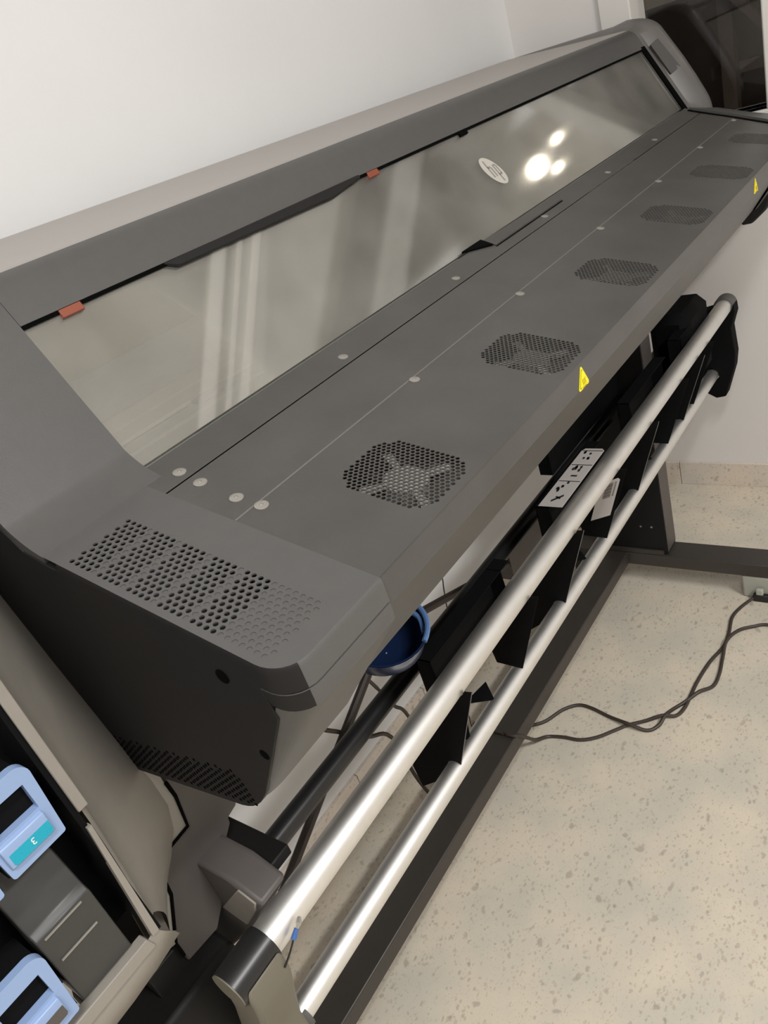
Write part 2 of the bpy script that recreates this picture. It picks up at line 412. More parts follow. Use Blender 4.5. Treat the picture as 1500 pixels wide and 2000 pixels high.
for i in range(38):
    for j in range(7):
        y = .475 + i * .0055; z0 = -.477 - (y - .475) * .145 + .006 * j + (.003 if i % 2 else 0)
        if j < 6 or i % 3: disc_x(bm, .2202, y + .001 * j, z0, .0017, 6, .0006)
o = build('perforated_band', bm, M['gap'], ep)

# --- hex sheets
def hexsheet(bm, x0, x1, s0, s1, pitch, r, test, h=.0008, depth=.0012, margin=0):
    """a sheet of hexagonal cells; test(x,s) -> 0 closed, 1 open hole, 2 shallow dimple"""
    # rows run along the slope (s), every other row shifted by half a pitch
    dr = pitch * math.sqrt(3) / 2; nrow = int((x1 - x0) / dr) + 3; ncol = int((s1 - s0) / pitch) + 4
    R_ = pitch / math.sqrt(3)
    for r_ in range(-1, nrow):
        x = x1 - margin - r_ * dr
        for c_ in range(-2, ncol):
            q_s = s0 + margin + (c_ + (.5 if r_ % 2 else 0)) * pitch
            k = test(x, q_s, r_, c_)
            o = [(x + R_ * math.cos(math.radians(60 * q)), q_s + R_ * math.sin(math.radians(60 * q))) for q in range(6)]
            if k == 0:
                bm.faces.new([bm.verts.new((a, b, 0)) for a, b in o])
            else:
                n = 12
                O = [bm.verts.new((a, b, 0)) for a, b in o]
                I = [bm.verts.new((x + r * math.cos(math.radians(30 * q)), q_s + r * math.sin(math.radians(30 * q)), 0)) for q in range(n)]
                D = [bm.verts.new((v.co.x, v.co.y, -depth if k == 1 else -.0006)) for v in I]
                for q in range(6):
                    bm.faces.new((O[q], O[(q + 1) % 6], I[(2 * q + 2) % n], I[2 * q + 1])); bm.faces.new((O[q], I[2 * q + 1], I[2 * q]))
                for q in range(n): bm.faces.new((I[q], I[(q + 1) % n], D[(q + 1) % n], D[q]))
                if k == 2: bm.faces.new(D)
    for co, no in (((x0, 0, 0), (-1, 0, 0)), ((x1, 0, 0), (1, 0, 0)), ((0, s0, 0), (0, -1, 0)), ((0, s1, 0), (0, 1, 0))):
        bmesh.ops.bisect_plane(bm, geom=bm.verts[:] + bm.edges[:] + bm.faces[:], plane_co=co, plane_no=no, clear_outer=True)
    bmesh.ops.remove_doubles(bm, verts=bm.verts, dist=1e-6)
    for v in bm.verts:
        v.co = W(T(v.co.x, v.co.y, h + v.co.z))
    return bm
def vent_full(x, s, r_, c_):
    # five blocks of four open columns, one closed column between, then six closed columns
    if r_ < 0 or r_ > 10 or c_ < 0 or c_ > 30: return 0
    if c_ >= 25: return 2
    return 1 if c_ % 5 < 4 else 2
bm = bmesh.new(); hexsheet(bm, V0, V1, VS0, VS1, .00686, .0023, vent_full, h=.0008, depth=.0015, margin=.0065)
build('perforated_vent', bm, M['grey'], PR)
bm = bmesh.new(); prism(bm, [(.60, -.262), (.40, -.317), (.40, -.322), (.60, -.267)], V0 - .004, V1 + .03); o = build('vent_tray', bm, M['fandark'], PR)

# --- main table panel, with cut-outs for the fan grilles
FX = [.463, .7285, .9990, 1.2660, 1.5320, 1.7980]
FS = .2295; FA, FB = .0455, .0515          # half sizes of the grille in x and along the slope
bm = bmesh.new()
xf = lambda s: far_x(.63 - s / SN)
outer = [(XA + .0006, SG + .0012), (XA + .0006, SF + .003), (xf(SF) - .001, SF + .003), (xf(SG) - .001, SG + .0012)]
holes = [rect(x - FA, x + FA, FS - FB, FS + FB) for x in FX]
sheet(bm, outer, holes, lambda x, s: T(x, s, 0))
build('table_panel', bm, M['panel'], PR)
bm = bmesh.new()                            # rear strip between window and groove, with rolled edge
sheet(bm, [(XA + .0006, .006), (XA + .0006, SG - .0006), (xf(SG) - .001, SG - .0006), (2.075, .006)], [], lambda x, s: T(x, s, 0))
build('rear_strip', bm, M['panel'], PR)
bm = bmesh.new(); solid(bm, [T(XA, SG - .002, -.004), T(XA, SG + .003, -.004), T(2.03, SG + .003, -.004), T(2.03, SG - .002, -.004)], (0, 0, -.001))
build('panel_groove', bm, M['gap'], PR)
bm = bmesh.new(); solid(bm, [T(XA + .0006, .1395, -.0002), T(XA + .0006, .1408, -.0002), T(2.0, .1408, -.0002), T(2.0, .1395, -.0002)], (0, 0, .0008))
build('panel_seam', bm, M['seam'], PR)
bm = bmesh.new(); solid(bm, [T(.3355, .150, 0), T(.3355, .275, 0), T(.3366, .275, 0), T(.3366, .150, 0)], (0, 0, .0003))
# raised strip by the far window
bm.free(); bm = bmesh.new(); solid(bm, [T(1.045, .004, .0), T(1.035, .030, .0), T(1.285, .030, .0), T(1.27, .010, .0)], (0, 0, .0022))
build('raised_strip', bm, M['panel'], PR, bevel=.0008)
bm = bmesh.new(); solid(bm, [T(1.033, .0315, 0), T(1.033, .0335, 0), T(1.28, .0335, 0), T(1.28, .0315, 0)], (0, 0, .0006))
build('strip_shadow_gap', bm, M['gap'], PR)
bm = bmesh.new(); solid(bm, [T(.985, .000, 0), T(1.045, .0, 0), T(1.034, .026, 0)], (0, 0, .003))
build('dark_tab', bm, M['gap'], PR)

def oct_test(cx):
    def f(x, s, r_, c_):
        a = abs(x - cx) / (FA - .001); b = abs(s - FS) / (FB - .001)
        return 1 if a < .97 and b < .97 and a + b < 1.60 else 0
    return f
for i, x in enumerate(FX):
    bm = bmesh.new(); hexsheet(bm, x - FA, x + FA, FS - FB, FS + FB, .0053, .00215, oct_test(x), h=0, depth=.001)
    g = build('fan_grille', bm, M['panel'], PR)
    # the fan below: square dark frame with hub, struts and blades
    bm = bmesh.new()
    def TT(px, ps, ph): return T(x + px, FS + ps, ph)
    n = 24
    hub = [bm.verts.new(W(TT(.021 * math.cos(2 * math.pi * k / n), .021 * math.sin(2 * math.pi * k / n), -.007))) for k in range(n)]
    hb2 = [bm.verts.new(W(TT(.021 * math.cos(2 * math.pi * k / n), .021 * math.sin(2 * math.pi * k / n), -.03))) for k in range(n)]
    bm.faces.new(hub)
    for k in range(n): bm.faces.new((hub[k], hub[(k + 1) % n], hb2[(k + 1) % n], hb2[k]))
    for b_ in range(4):
        t0 = math.radians(35 + 90 * b_ + 8 * i)
        pts = []
        for tt, rr in ((-.16, .018), (-.12, .044), (.10, .044), (.16, .018)):
            pts.append(TT(rr * math.cos(t0 + tt), rr * math.sin(t0 + tt), -.0065))
        solid(bm, pts, (0, 0, -.003))
    build('fan_hub', bm, M['fan'], g)
    bm = bmesh.new()
    for b_ in range(7):
        t0 = math.radians(51 * b_)
        q = [TT(.019 * math.cos(t0), .019 * math.sin(t0), -.014), TT(.044 * math.cos(t0 + .15), .044 * math.sin(t0 + .15), -.012), TT(.044 * math.cos(t0 + .75), .044 * math.sin(t0 + .75), -.026), TT(.019 * math.cos(t0 + .7), .019 * math.sin(t0 + .7), -.026)]
        bm.faces.new([bm.verts.new(W(p)) for p in q])
    build('fan_blades', bm, M['fandark'], g)

# screws
def screw(x, s, r=.0062, m=None):
    bm = bmesh.new(); n = 20
    rings = []
    for rr, hh in ((r, .0), (r, .0008), (r * .82, .0014), (r * .30, .0014), (r * .26, .0004)):
        rings.append([bm.verts.new(W(T(x + rr * math.cos(2 * math.pi * k / n), s + rr * math.sin(2 * math.pi * k / n), hh))) for k in range(n)])
    for a, b in zip(rings, rings[1:]):
        for k in range(n): bm.faces.new((a[k], a[(k + 1) % n], b[(k + 1) % n], b[k]))
    bm.faces.new(rings[-1])
    build('screw', bm, M['screw'], PR, smooth=True, ang=30)
for x, s in ((.366, .0415), (.363, .0715), (.361, .1180), (.363, .1455)): screw(x, s, .0066)
for x in (.629, .895, 1.19, 1.474, 1.745): screw(x, .0400, .0060)
for x in (.617, .878, 1.162, 1.441, 1.70, 1.96): screw(x, .1445, .0060)
# --- fascia: dark upright lip and the sloping underside
bm = bmesh.new()
prof = [T(0, SF - .002, 0)[1:]] + [(.3575, -.2992), (.3555, -.3005), (.3550, -.3030), (.3550, -.3290), (.3590, -.3292)] + [(.3615, -.3292), (.4660, -.4640), (.4720, -.4665), (.640, -.485), (.640, -.36)]
a = prof
prism(bm, [(y, z) for y, z in a], XA + .0006, 2.0, lambda y, z: 1.915 if y < .40 else 2.0)
bmesh.ops.delete(bm, geom=[f for f in bm.faces if f.calc_center_median().z - H > -.46 and f.calc_center_median().y > .50], context='FACES_ONLY')
build('front_fascia', bm, M['panel'], PR, bevel=.0015)
# warning triangles on the fascia
def warn(x):
    t = empty('warning_sticker', (x, .355, H - .32)); t.parent = PR; t.matrix_parent_inverse = Matrix.Translation(-wloc(PR))
    e = .0004
    def tri(sc, y, m, name):
        bm = bmesh.new(); pts = []
        cz = -.3215
        for a0 in (90, 210, 330):
            for da in (-14, 0, 14):
                rr = .0146 * sc * (1 if da else 1.06)
                pts.append((x + rr * math.cos(math.radians(a0 + da * .5)), y, cz + rr * math.sin(math.radians(a0 + da * .5))))
        solid(bm, pts, (0, e, 0)); o = build(name, bm, m, PR)
        return o
    COL.objects.unlink(t); bpy.data.objects.remove(t)
    s_ = tri(1.0, .3545, M['yellow'], 'warning_sticker')
    tri(.80, .3541, M['yellowdark'], 'sticker_border').parent = s_
    tri(.72, .3537, M['yellow'], 'sticker_centre').parent = s_
    bm = bmesh.new()
    for k in range(3):
        xx = x - .0032 + k * .0032
        ptube(bm, [(xx + .0007 * math.sin(q * 1.9), .3535, -.3265 + q * .0018) for q in range(5)], .0004, 6)
    box(bm, (x - .0045, .3532, -.3290), (x + .0045, .3536, -.3283))
    build('sticker_symbol', bm, M['yellowdark'], PR).parent = s_
    for c in s_.children: c.matrix_parent_inverse = Matrix()
    for c in s_.children: c.matrix_parent_inverse = s_.matrix_world.inverted()
    s_['label'] = 'yellow triangular warning sticker'
warn(.7295); warn(1.529)

# --- bar above the window
bm = bmesh.new()
prof = qb((.757, -.0275), (.735, -.028), (.724, -.047), 6)[2:] + [(.708, -.0765), (.7165, -.081), (.76, -.078), (.76, -.05)]
prism(bm, prof, .3545, 2.10)
build('top_bar', bm, M['grey'], PR, smooth=True, ang=40)
bm = bmesh.new()
prism(bm, [(1.06, -.0045)] + qb((.757, -.0275), (.735, -.028), (.724, -.047), 6)[:3] + [(.765, -.05), (1.06, -.05)], .222, 2.10)
build('top_lid', bm, M['lid'], PR, smooth=True, ang=40)
# body behind
bm = bmesh.new()
prism(bm, [(.90, -.07), (1.05, -.07), (1.05, -.45), (.915, -.50), (.55, -.49), (.55, -.482), (.90, -.488)], .235, 2.10)
build('rear_housing', bm, M['tan_dark'], PR)
# --- interior seen through the window
bm = bmesh.new(); prism(bm, [(.865, -.072), (.885, -.072), (.885, -.30), (.845, -.30), (.845, -.176), (.865, -.172)], .36, 2.09)
build('interior_back_panel', bm, M['inner'], PR)
bm = bmesh.new(); prism(bm, [(.845, -.168), (.800, -.160), (.795, -.166), (.795, -.196), (.790, -.200), (.790, -.212), (.845, -.212)], .36, 2.09)
build('carriage_rail', bm, M['inner2'], PR)
bm = bmesh.new(); prism(bm, [(.845, -.213), (.780, -.213), (.755, -.217), (.755, -.220), (.72, -.222), (.718, -.2255), (.845, -.230)], .36, 2.09)
build('print_platen', bm, M['inner3'], PR)
bm = bmesh.new(); prism(bm, [(.718, -.227), (.690, -.229), (.689, -.2265), (.685, -.2265), (.683, -.2295), (.640, -.2305), (.625, -.255), (.72, -.255)], .36, 2.09)
build('platen_tray', bm, M['inner4'], PR)
bm = bmesh.new(); solid(bm, [(.3545, .640, -.222), (.3545, .715, -.080), (.3545, .88, -.07), (.3545, .88, -.25)], (.004, 0, 0))
build('interior_side_panel', bm, M['inner'], PR)
bm = bmesh.new(); solid(bm, [(2.088, .640, -.222), (2.088, .715, -.080), (2.088, .88, -.07), (2.088, .88, -.25)], (.004, 0, 0))
build('interior_side_panel', bm, M['inner'], PR)
for k, (x0, x1, z0, hh) in enumerate(((.95, 1.04, -.226, .012), (1.30, 1.38, -.226, .010), (.50, .56, -.2285, .006), (.70, .78, -.2285, .006))):
    bm = bmesh.new(); box(bm, (x0, .700, z0), (x1, .745, z0 + hh)); build('platen_block', bm, M['inner2'], PR, bevel=.002)
# pane
UW = Vector((0, .46722706, .88413736)); NW = Vector((0, -.88413736, .46722706))
def P(x, u, h=0.0):
    v = Vector((x, .63, -.2241)) + UW * u + NW * h
    return tuple(v)
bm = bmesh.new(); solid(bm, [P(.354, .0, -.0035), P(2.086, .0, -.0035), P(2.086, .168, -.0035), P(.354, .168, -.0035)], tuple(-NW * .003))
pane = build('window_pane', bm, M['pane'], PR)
# dark seals round the pane
bm = bmesh.new(); solid(bm, [P(.354, .1635, -.0010), P(2.10, .1635, -.0010), P(2.10, .1700, -.0010), P(.354, .1700, -.0010)], tuple(-NW * .002))
build('window_seal', bm, M['gap'], PR)
bm = bmesh.new(); solid(bm, [P(2.079, -.004, .0005), P(2.104, -.010, .0005), P(2.104, .172, .0005), P(2.079, .172, .0005)], tuple(-NW * .004))
build('window_seal', bm, M['gap'], PR)
bm = bmesh.new(); solid(bm, [P(.532, .166, .002), P(.548, .157, .002), P(.83, .1545, .002), P(.90, .163, .002), P(.90, .168, .002)], tuple(-NW * .004))
build('window_grip', bm, M['capface'], PR, bevel=.001)
for x, m in ((.409, 'brown'), (.933, 'brown'), (1.195, 'gap')):
    bm = bmesh.new(); solid(bm, [P(x - .013, .158, 0), P(x + .013, .158, 0), P(x + .013, .1665, 0), P(x - .013, .1665, 0)], tuple(-NW * .004))
    c = build('window_clip', bm, M[m], PR, bevel=.0008)
    c['label'] = 'red brown clip' if m == 'brown' else 'black clip'

# round logo sticker on the pane
def Lg(a, b, h=0):              # tall oval, its long axis leaning
    l = math.hypot(.023, .057); d = (-.023 / l, .057 / l); b_ = b * 1.10; a_ = a * .92
    return P(1.2050 + a_ * d[1] + b_ * d[0], .0850 - a_ * d[0] * 0 + b_ * d[1], -.0032 + h)
bm = bmesh.new(); n = 40
solid(bm, [Lg(.0265 * math.cos(2 * math.pi * k / n), .0275 * math.sin(2 * math.pi * k / n)) for k in range(n)], tuple(NW * .0004))
lg = build('logo_sticker', bm, M['logo'], PR)
bm = bmesh.new()
def slant(x0, y0, x1, y1, wd):
    solid(bm, [Lg(x0, y0, .0005), Lg(x0 + wd, y0, .0005), Lg(x1 + wd, y1, .0005), Lg(x1, y1, .0005)], tuple(NW * .0002))
slant(-.0165, -.0105, -.0060, .0215, .0042)          # h: stem, shoulder, leg
slant(-.0110, .0060, -.0097, .0100, .0110)
slant(-.0065, -.0105, -.0008, .0070, .0042)
slant(.0000, -.0225, .0098, .0090, .0042)            # p: stem, bowl
slant(.0092, .0068, .0102, .0100, .0105)
slant(.0128, -.0100, .0178, .0070, .0042)
slant(.0035, -.0108, .0044, -.0078, .0110)
build('logo_lettering', bm, M['logoink'], lg)

# --- far end: bulging housing with grip, and far table cover
bm = bmesh.new()
hump_o = [(1.06, -.006), (.80, -.012)] + qb((.765, -.008), (.715, -.012), (.694, -.042), 6) + [(.675, -.075), (.650, -.118), (.624, -.168)] + qb((.602, -.215), (.592, -.238), (.592, -.262), 4) + [(.62, -.32), (1.06, -.32)]
hump_i = [(1.06, -.0055), (.80, -.0245)] + qb((.757, -.0275), (.735, -.028), (.724, -.047), 6) + [(.708, -.0765), (.682, -.1257), (.655, -.1768)] + qb((.640, -.2052), (.628, -.2258), (.612, -.262), 4) + [(.63, -.32), (1.06, -.32)]
A = [bm.verts.new(W((2.103, y, z))) for y, z in hump_i]
B0 = [bm.verts.new(W((2.128, y, z))) for y, z in hump_i]
B = [bm.verts.new(W((2.145, y * .35 + y2 * .65, z * .35 + z2 * .65))) for (y, z), (y2, z2) in zip(hump_i, hump_o)]
C_ = [bm.verts.new(W((2.165, y, z))) for y, z in hump_o]
D = [bm.verts.new(W((2.200, y + .003, z - .002))) for y, z in hump_o]
E_ = [bm.verts.new(W((2.215, y + .012, z - .008))) for y, z in hump_o]
for p, q in ((A, B0), (B0, B), (B, C_), (C_, D), (D, E_)):
    for i in range(len(p) - 1): bm.faces.new((p[i], p[i + 1], q[i + 1], q[i]))
for ring in (A, E_):
    for t in tessellate_polygon([[v.co for v in ring]]): bm.faces.new([ring[i] for i in t])
fh = build('far_end_housing', bm, M['hump'], PR, smooth=True, ang=45)
bm = bmesh.new()
gp = [(2.122, .7045, -.0760), (2.146, .6935, -.0680), (2.156, .651, -.1420), (2.130, .667, -.1500)]
solid(bm, gp, (-.004, -.0045, .002)); build('grip_recess', bm, M['grey'], fh, bevel=.001)
bm = bmesh.new()
xl = [1.915, 1.955, 2.00, 2.04, 2.057]; yl = [.356, .42, .50, .58, .61]
xr = [2.16] * 5; yr = [.345, .45, .50, .575, .60]; zr = [-.3330, -.2985, -.280, -.2515, -.246]
la = [bm.verts.new(W((a, b, tz(b) + .006))) for a, b in zip(xl, yl)]
la0 = [bm.verts.new(W((a - .002, b, tz(b) - .004))) for a, b in zip(xl, yl)]
lr = [bm.verts.new(W((a, b, c))) for a, b, c in zip(xr, yr, zr)]
lr0 = [bm.verts.new(W((a + .004, b, c - .05))) for a, b, c in zip(xr, yr, zr)]
for p, q in ((la0, la), (la, lr), (lr, lr0)):
    for i in range(4): bm.faces.new((p[i], p[i + 1], q[i + 1], q[i]))
f0 = bm.verts.new(W((1.915, .356, -.335))); f1 = bm.verts.new(W((2.16, .352, -.37)))
bm.faces.new((la[0], lr[0], f1, f0))
g0 = bm.verts.new(W((1.96, .46, -.462))); g1 = bm.verts.new(W((2.16, .46, -.48)))
bm.faces.new((f0, f1, g1, g0))
h0 = bm.verts.new(W((1.96, .60, -.482))); h1 = bm.verts.new(W((2.16, .60, -.50)))
bm.faces.new((g0, g1, h1, h0)); bm.faces.new((f1, lr[0], lr[2], lr[4], h1, g1))
build('far_table_cover', bm, M['grey'], PR, smooth=True, ang=30)
bm = bmesh.new()
for a, b, c, d in zip(xl, yl, xl[1:], yl[1:]):
    solid(bm, [(a - .014, b, tz(b) + .0006), (a - .001, b, tz(b) + .0006), (c - .001, d, tz(d) + .0006), (c - .014, d, tz(d) + .0006)], (0, 0, .0004))
build('cover_gap', bm, M['gap'], PR)
bm = bmesh.new()
prism(bm, [(.430, -.425), (.50, -.47), (.50, -.50), (.475, -.50), (.445, -.475), (.43, -.45)], 1.99, 2.12)
build('release_lever', bm, M['capface'], PR, bevel=.006, seg=3)

# ------------------------------------------------------------------ ink module at the near end
IM = empty('ink_module', (0, .70, H - .5))
IM.parent = PR; IM.matrix_parent_inverse = Matrix.Translation(-wloc(PR))
# surface strips from the recess rim outwards to the printer end (columns of 3D points, top to bottom)
def grid(cols, m, name, parent, sub=1):
    bm = bmesh.new(); n = len(cols[0])
    vs = [[bm.verts.new(W(p)) for p in c] for c in cols]
    for a, b in zip(vs, vs[1:]):
        for i in range(n - 1): bm.faces.new((a[i], a[i + 1], b[i + 1], b[i]))
    o = build(name, bm, m, parent, smooth=True, sub=sub, ang=180)
    return o
cols = [
 [(.127, .556, -.200), (.127, .556, -.293), (.127, .556, -.400), (.126, .556, -.460), (.124, .556, -.500), (.122, .556, -.530), (.120, .556, -.556)],
 [(.1365, .558, -.200), (.1365, .558, -.293), (.1350, .558, -.400), (.132, .560, -.460), (.130, .560, -.500), (.128, .560, -.530), (.124, .562, -.560)],
 [(.138, .590, -.200), (.138, .595, -.300), (.138, .600, -.400), (.137, .602, -.470), (.135, .602, -.510), (.134, .598, -.545), (.132, .590, -.575)],
 [(.150, .606, -.170), (.150, .612, -.290), (.152, .616, -.400), (.153, .616, -.480), (.152, .612, -.530), (.150, .606, -.565), (.145, .600, -.600)],
 [(.175, .640, -.150), (.180, .645, -.290), (.188, .645, -.420), (.190, .640, -.500), (.182, .636, -.575), (.165, .632, -.610), (.152, .640, -.650)],
 [(.205, .745, -.130), (.210, .735, -.300), (.222, .700, -.440), (.225, .670, -.540), (.212, .665, -.602), (.174, .660, -.632), (.156, .670, -.690)],
 [(.225, .80, -.120), (.240, .765, -.300), (.240, .730, -.450), (.2375, .690, -.555), (.2330, .690, -.6215), (.180, .690, -.660), (.1540, .690, -.728)],
]
bm = None
cv = grid(cols, M['tan'], 'module_cover', IM, 1)
# lower cheek down to the rounded bottom of the module
cols = [
 [(.118, .556, -.556), (.100, .556, -.570), (.032, .556, -.5715), (-.08, .556, -.573), (-.4, .556, -.573)],
 [(.124, .553, -.572), (.104, .552, -.586), (.036, .552, -.590), (-.08, .552, -.590), (-.4, .552, -.590)],
 [(.136, .575, -.600), (.115, .575, -.620), (.040, .570, -.620), (-.08, .570, -.620), (-.4, .570, -.620)],
 [(.150, .620, -.665), (.120, .625, -.672), (.050, .625, -.665), (-.08, .62, -.665), (-.4, .62, -.665)],
 [(.162, .680, -.700), (.115, .690, -.705), (.055, .690, -.695), (-.08, .69, -.695), (-.4, .69, -.695)]]
grid(cols, M['tan'], 'module_bottom', IM, 1)
bm = bmesh.new(); box(bm, (-.45, .74, -.62), (.20, .90, -.14)); build('module_body', bm, M['tan'], IM)
# light rim round the recess
bm = bmesh.new()
prism(bm, [(.5525, -.200), (.5525, -.408), (.556, -.408), (.556, -.200)], .1235, .1330)
build('recess_rim', bm, M['tan'], IM, bevel=.001)
bm = bmesh.new(); solid(bm, [(.1215, .5525, -.425), (.1255, .5525, -.425), (.1205, .5525, -.562), (.1135, .5525, -.562)], (0, .006, 0))
build('recess_rim', bm, M['tan'], IM)
bm = bmesh.new(); solid(bm, [(.108, .5520, -.558), (.112, .5520, -.572), (-.30, .5520, -.572), (-.30, .5520, -.558)], (0, .012, 0))
build('recess_rim', bm, M['tan'], IM, bevel=.001)
# dark recess behind the cartridges
bm = bmesh.new(); box(bm, (-.45, .615, -.575), (.125, .62, -.19)); build('recess_back', bm, M['blacksheet'], IM)
bm = bmesh.new(); box(bm, (.119, .556, -.565), (.124, .62, -.19)); build('recess_side', bm, M['blacksheet'], IM)
# blank slot cover with two raised ribs between the cartridge rows
bm = bmesh.new()
prism(bm, [(.590, -.415), (.578, -.440), (.567, -.470), (.560, -.476), (.560, -.556), (.60, -.556)], .046, .098)
sc = build('slot_cover', bm, M['slot'], IM, bevel=.002)
for z in (-.4785, -.5065):
    bm = bmesh.new(); box(bm, (.0525, .5585, z - .0006), (.088, .5605, z + .0006)); build('rib', bm, M['tan'], IM)
# taupe side plate beside the module with its stepped edge
bm = bmesh.new()
solid(bm, [(.238, .683, -.50), (.240, .683, -.575), (.234, .683, -.620), (.186, .683, -.622), (.180, .683, -.672), (.155, .683, -.730), (.155, .683, -.765), (.20, .683, -.77), (.255, .683, -.715), (.258, .683, -.690), (.278, .683, -.672), (.279, .683, -.664), (.295, .683, -.660), (.32, .683, -.60), (.32, .683, -.50)], (0, .03, 0))
build('side_plate', bm, M['tan_dark'], PR, bevel=.002)
bm = bmesh.new(); solid(bm, [(.15, .6818, -.50), (.2365, .6818, -.50), (.2365, .6818, -.555), (.238, .6818, -.578), (.232, .6818, -.6215), (.183, .6818, -.6245), (.1775, .6818, -.672), (.1525, .6818, -.728), (.13, .6818, -.72)], (0, .001, 0))
build('cover_edge', bm, M['tan'], IM)
bm = bmesh.new(); solid(bm, [(.133, .622, -.590), (.150, .625, -.600), (.1535, .680, -.728), (.136, .680, -.722)], (0, .012, -.004))
build('cover_corner', bm, M['tan'], IM, bevel=.003)
bm = bmesh.new()
ptube(bm, [(.2375, .6805, -.555), (.239, .6805, -.578), (.233, .6805, -.6215), (.184, .6805, -.6245), (.1785, .6805, -.672), (.1535, .6805, -.728), (.1535, .6805, -.75)], .0022, 6)
build('side_plate_gap', bm, M['gap'], PR)

# ------------------------------------------------------------------ stand
bm = bmesh.new(); box(bm, (.12, .795, -1.33), (1.72, .905, -1.29)); st = build('floor_beam', bm, M['beam'], PR, bevel=.003)
bm = bmesh.new(); box(bm, (1.705, .20, -1.33), (1.78, 1.00, -1.29)); build('foot_bar', bm, M['beam'], PR, bevel=.003)
bm = bmesh.new(); box(bm, (.10, .20, -1.33), (.175, 1.00, -1.29)); build('foot_bar', bm, M['beam'], PR, bevel=.003)
bm = bmesh.new(); prism(bm, [(.680, -1.2885), (.672, -.50), (.86, -.50), (.86, -1.2885)], 1.712, 1.778); lg_ = build('stand_leg', bm, M['black'], PR, bevel=.002)
bm = bmesh.new(); prism(bm, [(.6785, -1.28), (.6705, -.51), (.6735, -.51), (.6815, -1.28)], 1.7145, 1.776); build('leg_front_cover', bm, M['tan_dark'], lg_)
bm = bmesh.new(); box(bm, (1.706, .69, -1.288), (1.7115, .85, -1.275)); build('leg_weld', bm, M['beam'], lg_)
for y, z in ((.715, -1.20), (.745, -1.20)):
    bm = bmesh.new(); disc_x(bm, 1.7105, y, z, .003, 8, .001); build('leg_bolt', bm, M['screw'], lg_)
bm = bmesh.new(); disc_x(bm, 1.7105, .74, -1.10, .010, 12, .001); build('leg_hole', bm, M['gap'], lg_)
bm = bmesh.new(); prism(bm, [(.69, -1.2885), (.69, -.74), (.88, -.74), (.88, -1.2885)], .112, .178); build('stand_leg', bm, M['black'], PR, bevel=.002)
for cx_ in (1.742, .138):
    for cy_ in (.455, .93):
        bm = bmesh.new(); prism(bm, [(cy_ - .035, -1.40), (cy_ + .040, -1.40), (cy_ + .040, -1.33), (cy_ - .035, -1.33)], cx_ - .035, cx_ + .030)
        build('foot_pad', bm, M['greenish'] if cy_ < .5 and cx_ > 1 else M['beam'], PR, bevel=.006)
# long round bar behind the take-up tubes
bm = bmesh.new(); ptube(bm, [(.285, .742, -.818), (2.05, .742, -.818)], .0168, 24); build('rear_bar', bm, M['sleeve'], PR, smooth=True)
bm = bmesh.new(); box(bm, (.258, .607, -.7055), (.292, .80, -.690)); 
build('support_bracket', bm, M['black'], PR, bevel=.002)
bm = bmesh.new(); prism(bm, [(.72, -.672), (.622, -.674), (.583, -.692), (.645, -.775), (.750, -.890), (.84, -.89), (.80, -.70)], .220, .262)
dh = build('drive_housing', bm, M['tan_dark'], PR, bevel=.006, seg=4)
bm = bmesh.new(); solid(bm, [(.2185, .616, -.681), (.2185, .592, -.692), (.2185, .604, -.713), (.2185, .648, -.768), (.2185, .688, -.758)], (.004, 0, 0))
build('housing_lit_face', bm, M['tan'], dh, bevel=.002, seg=2)  # highlight on the housing end, put on as a paler plate
bm = bmesh.new(); prism(bm, [(.66, -.78), (.80, -.76), (.82, -1.0), (.70, -1.0), (.66, -.90)], .06, .20)
build('take_up_motor', bm, M['black'], PR, bevel=.008)
# brace rods and hanging wires near the wall
for name, pts, r in (('brace_rod', [(.740, .85, -.835), (.33, .85, -1.045)], .0085), ('brace_rod', [(.80, .85, -.832), (1.62, .85, -1.127)], .0085)):
    bm = bmesh.new(); ptube(bm, pts, r, 10); build(name, bm, M['rod'], PR, smooth=True)
bm = bmesh.new(); box(bm, (1.20, .84, -1.02), (1.40, .88, -.955)); build('cable_tray', bm, M['tan_dark'], PR)

U = (.5807, -.7273); Lw = (.6264, -.9200)
# brackets that carry the tubes
near_p = [(.556, -.722), (.5535, -.750), (.560, -.775), (.584, -.838), (.600, -.885), (.598, -.925), (.612, -.946), (.635, -.948), (.652, -.930), (.655, -.900), (.638, -.850), (.615, -.790), (.6055, -.735), (.598, -.742), (.5807, -.7495), (.566, -.744)]
bm = bmesh.new(); prism(bm, near_p, .149, .203); build('tube_bracket', bm, M['olive'], PR, bevel=.005, seg=3)
far_p = [(.554, -.720), (.552, -.745), (.565, -.785), (.560, -.860), (.566, -.900), (.594, -.985), (.620, -.990), (.648, -.972), (.608, -.930), (.608, -.908), (.626, -.8985), (.644, -.908), (.650, -.940), (.668, -.925), (.698, -.800), (.665, -.740), (.6055, -.727), (.60, -.740), (.5807, -.749), (.564, -.742)]
bm = bmesh.new(); prism(bm, far_p, 2.075, 2.115); build('tube_bracket', bm, M['blacksheet'], PR, bevel=.003)
bm = bmesh.new(); box(bm, (1.84, .598, -.86), (2.02, .700, -.655)); build('far_drive_housing', bm, M['blacksheet'], PR, bevel=.022, seg=1)
bm = bmesh.new()
solid(bm, [(1.31, .748, -.60), (1.31, .748, -.80), (1.72, .748, -.80), (1.72, .72, -.55), (1.31, .72, -.55)], (0, .03, 0))
build('rear_deflector', bm, M['blacksheet'], PR)

def yz_circle(bm, x0, x1, c, r, n=40, r1=None):
    return ptube(bm, [(x0, c[0], c[1]), (x1, c[0], c[1])], r, n)
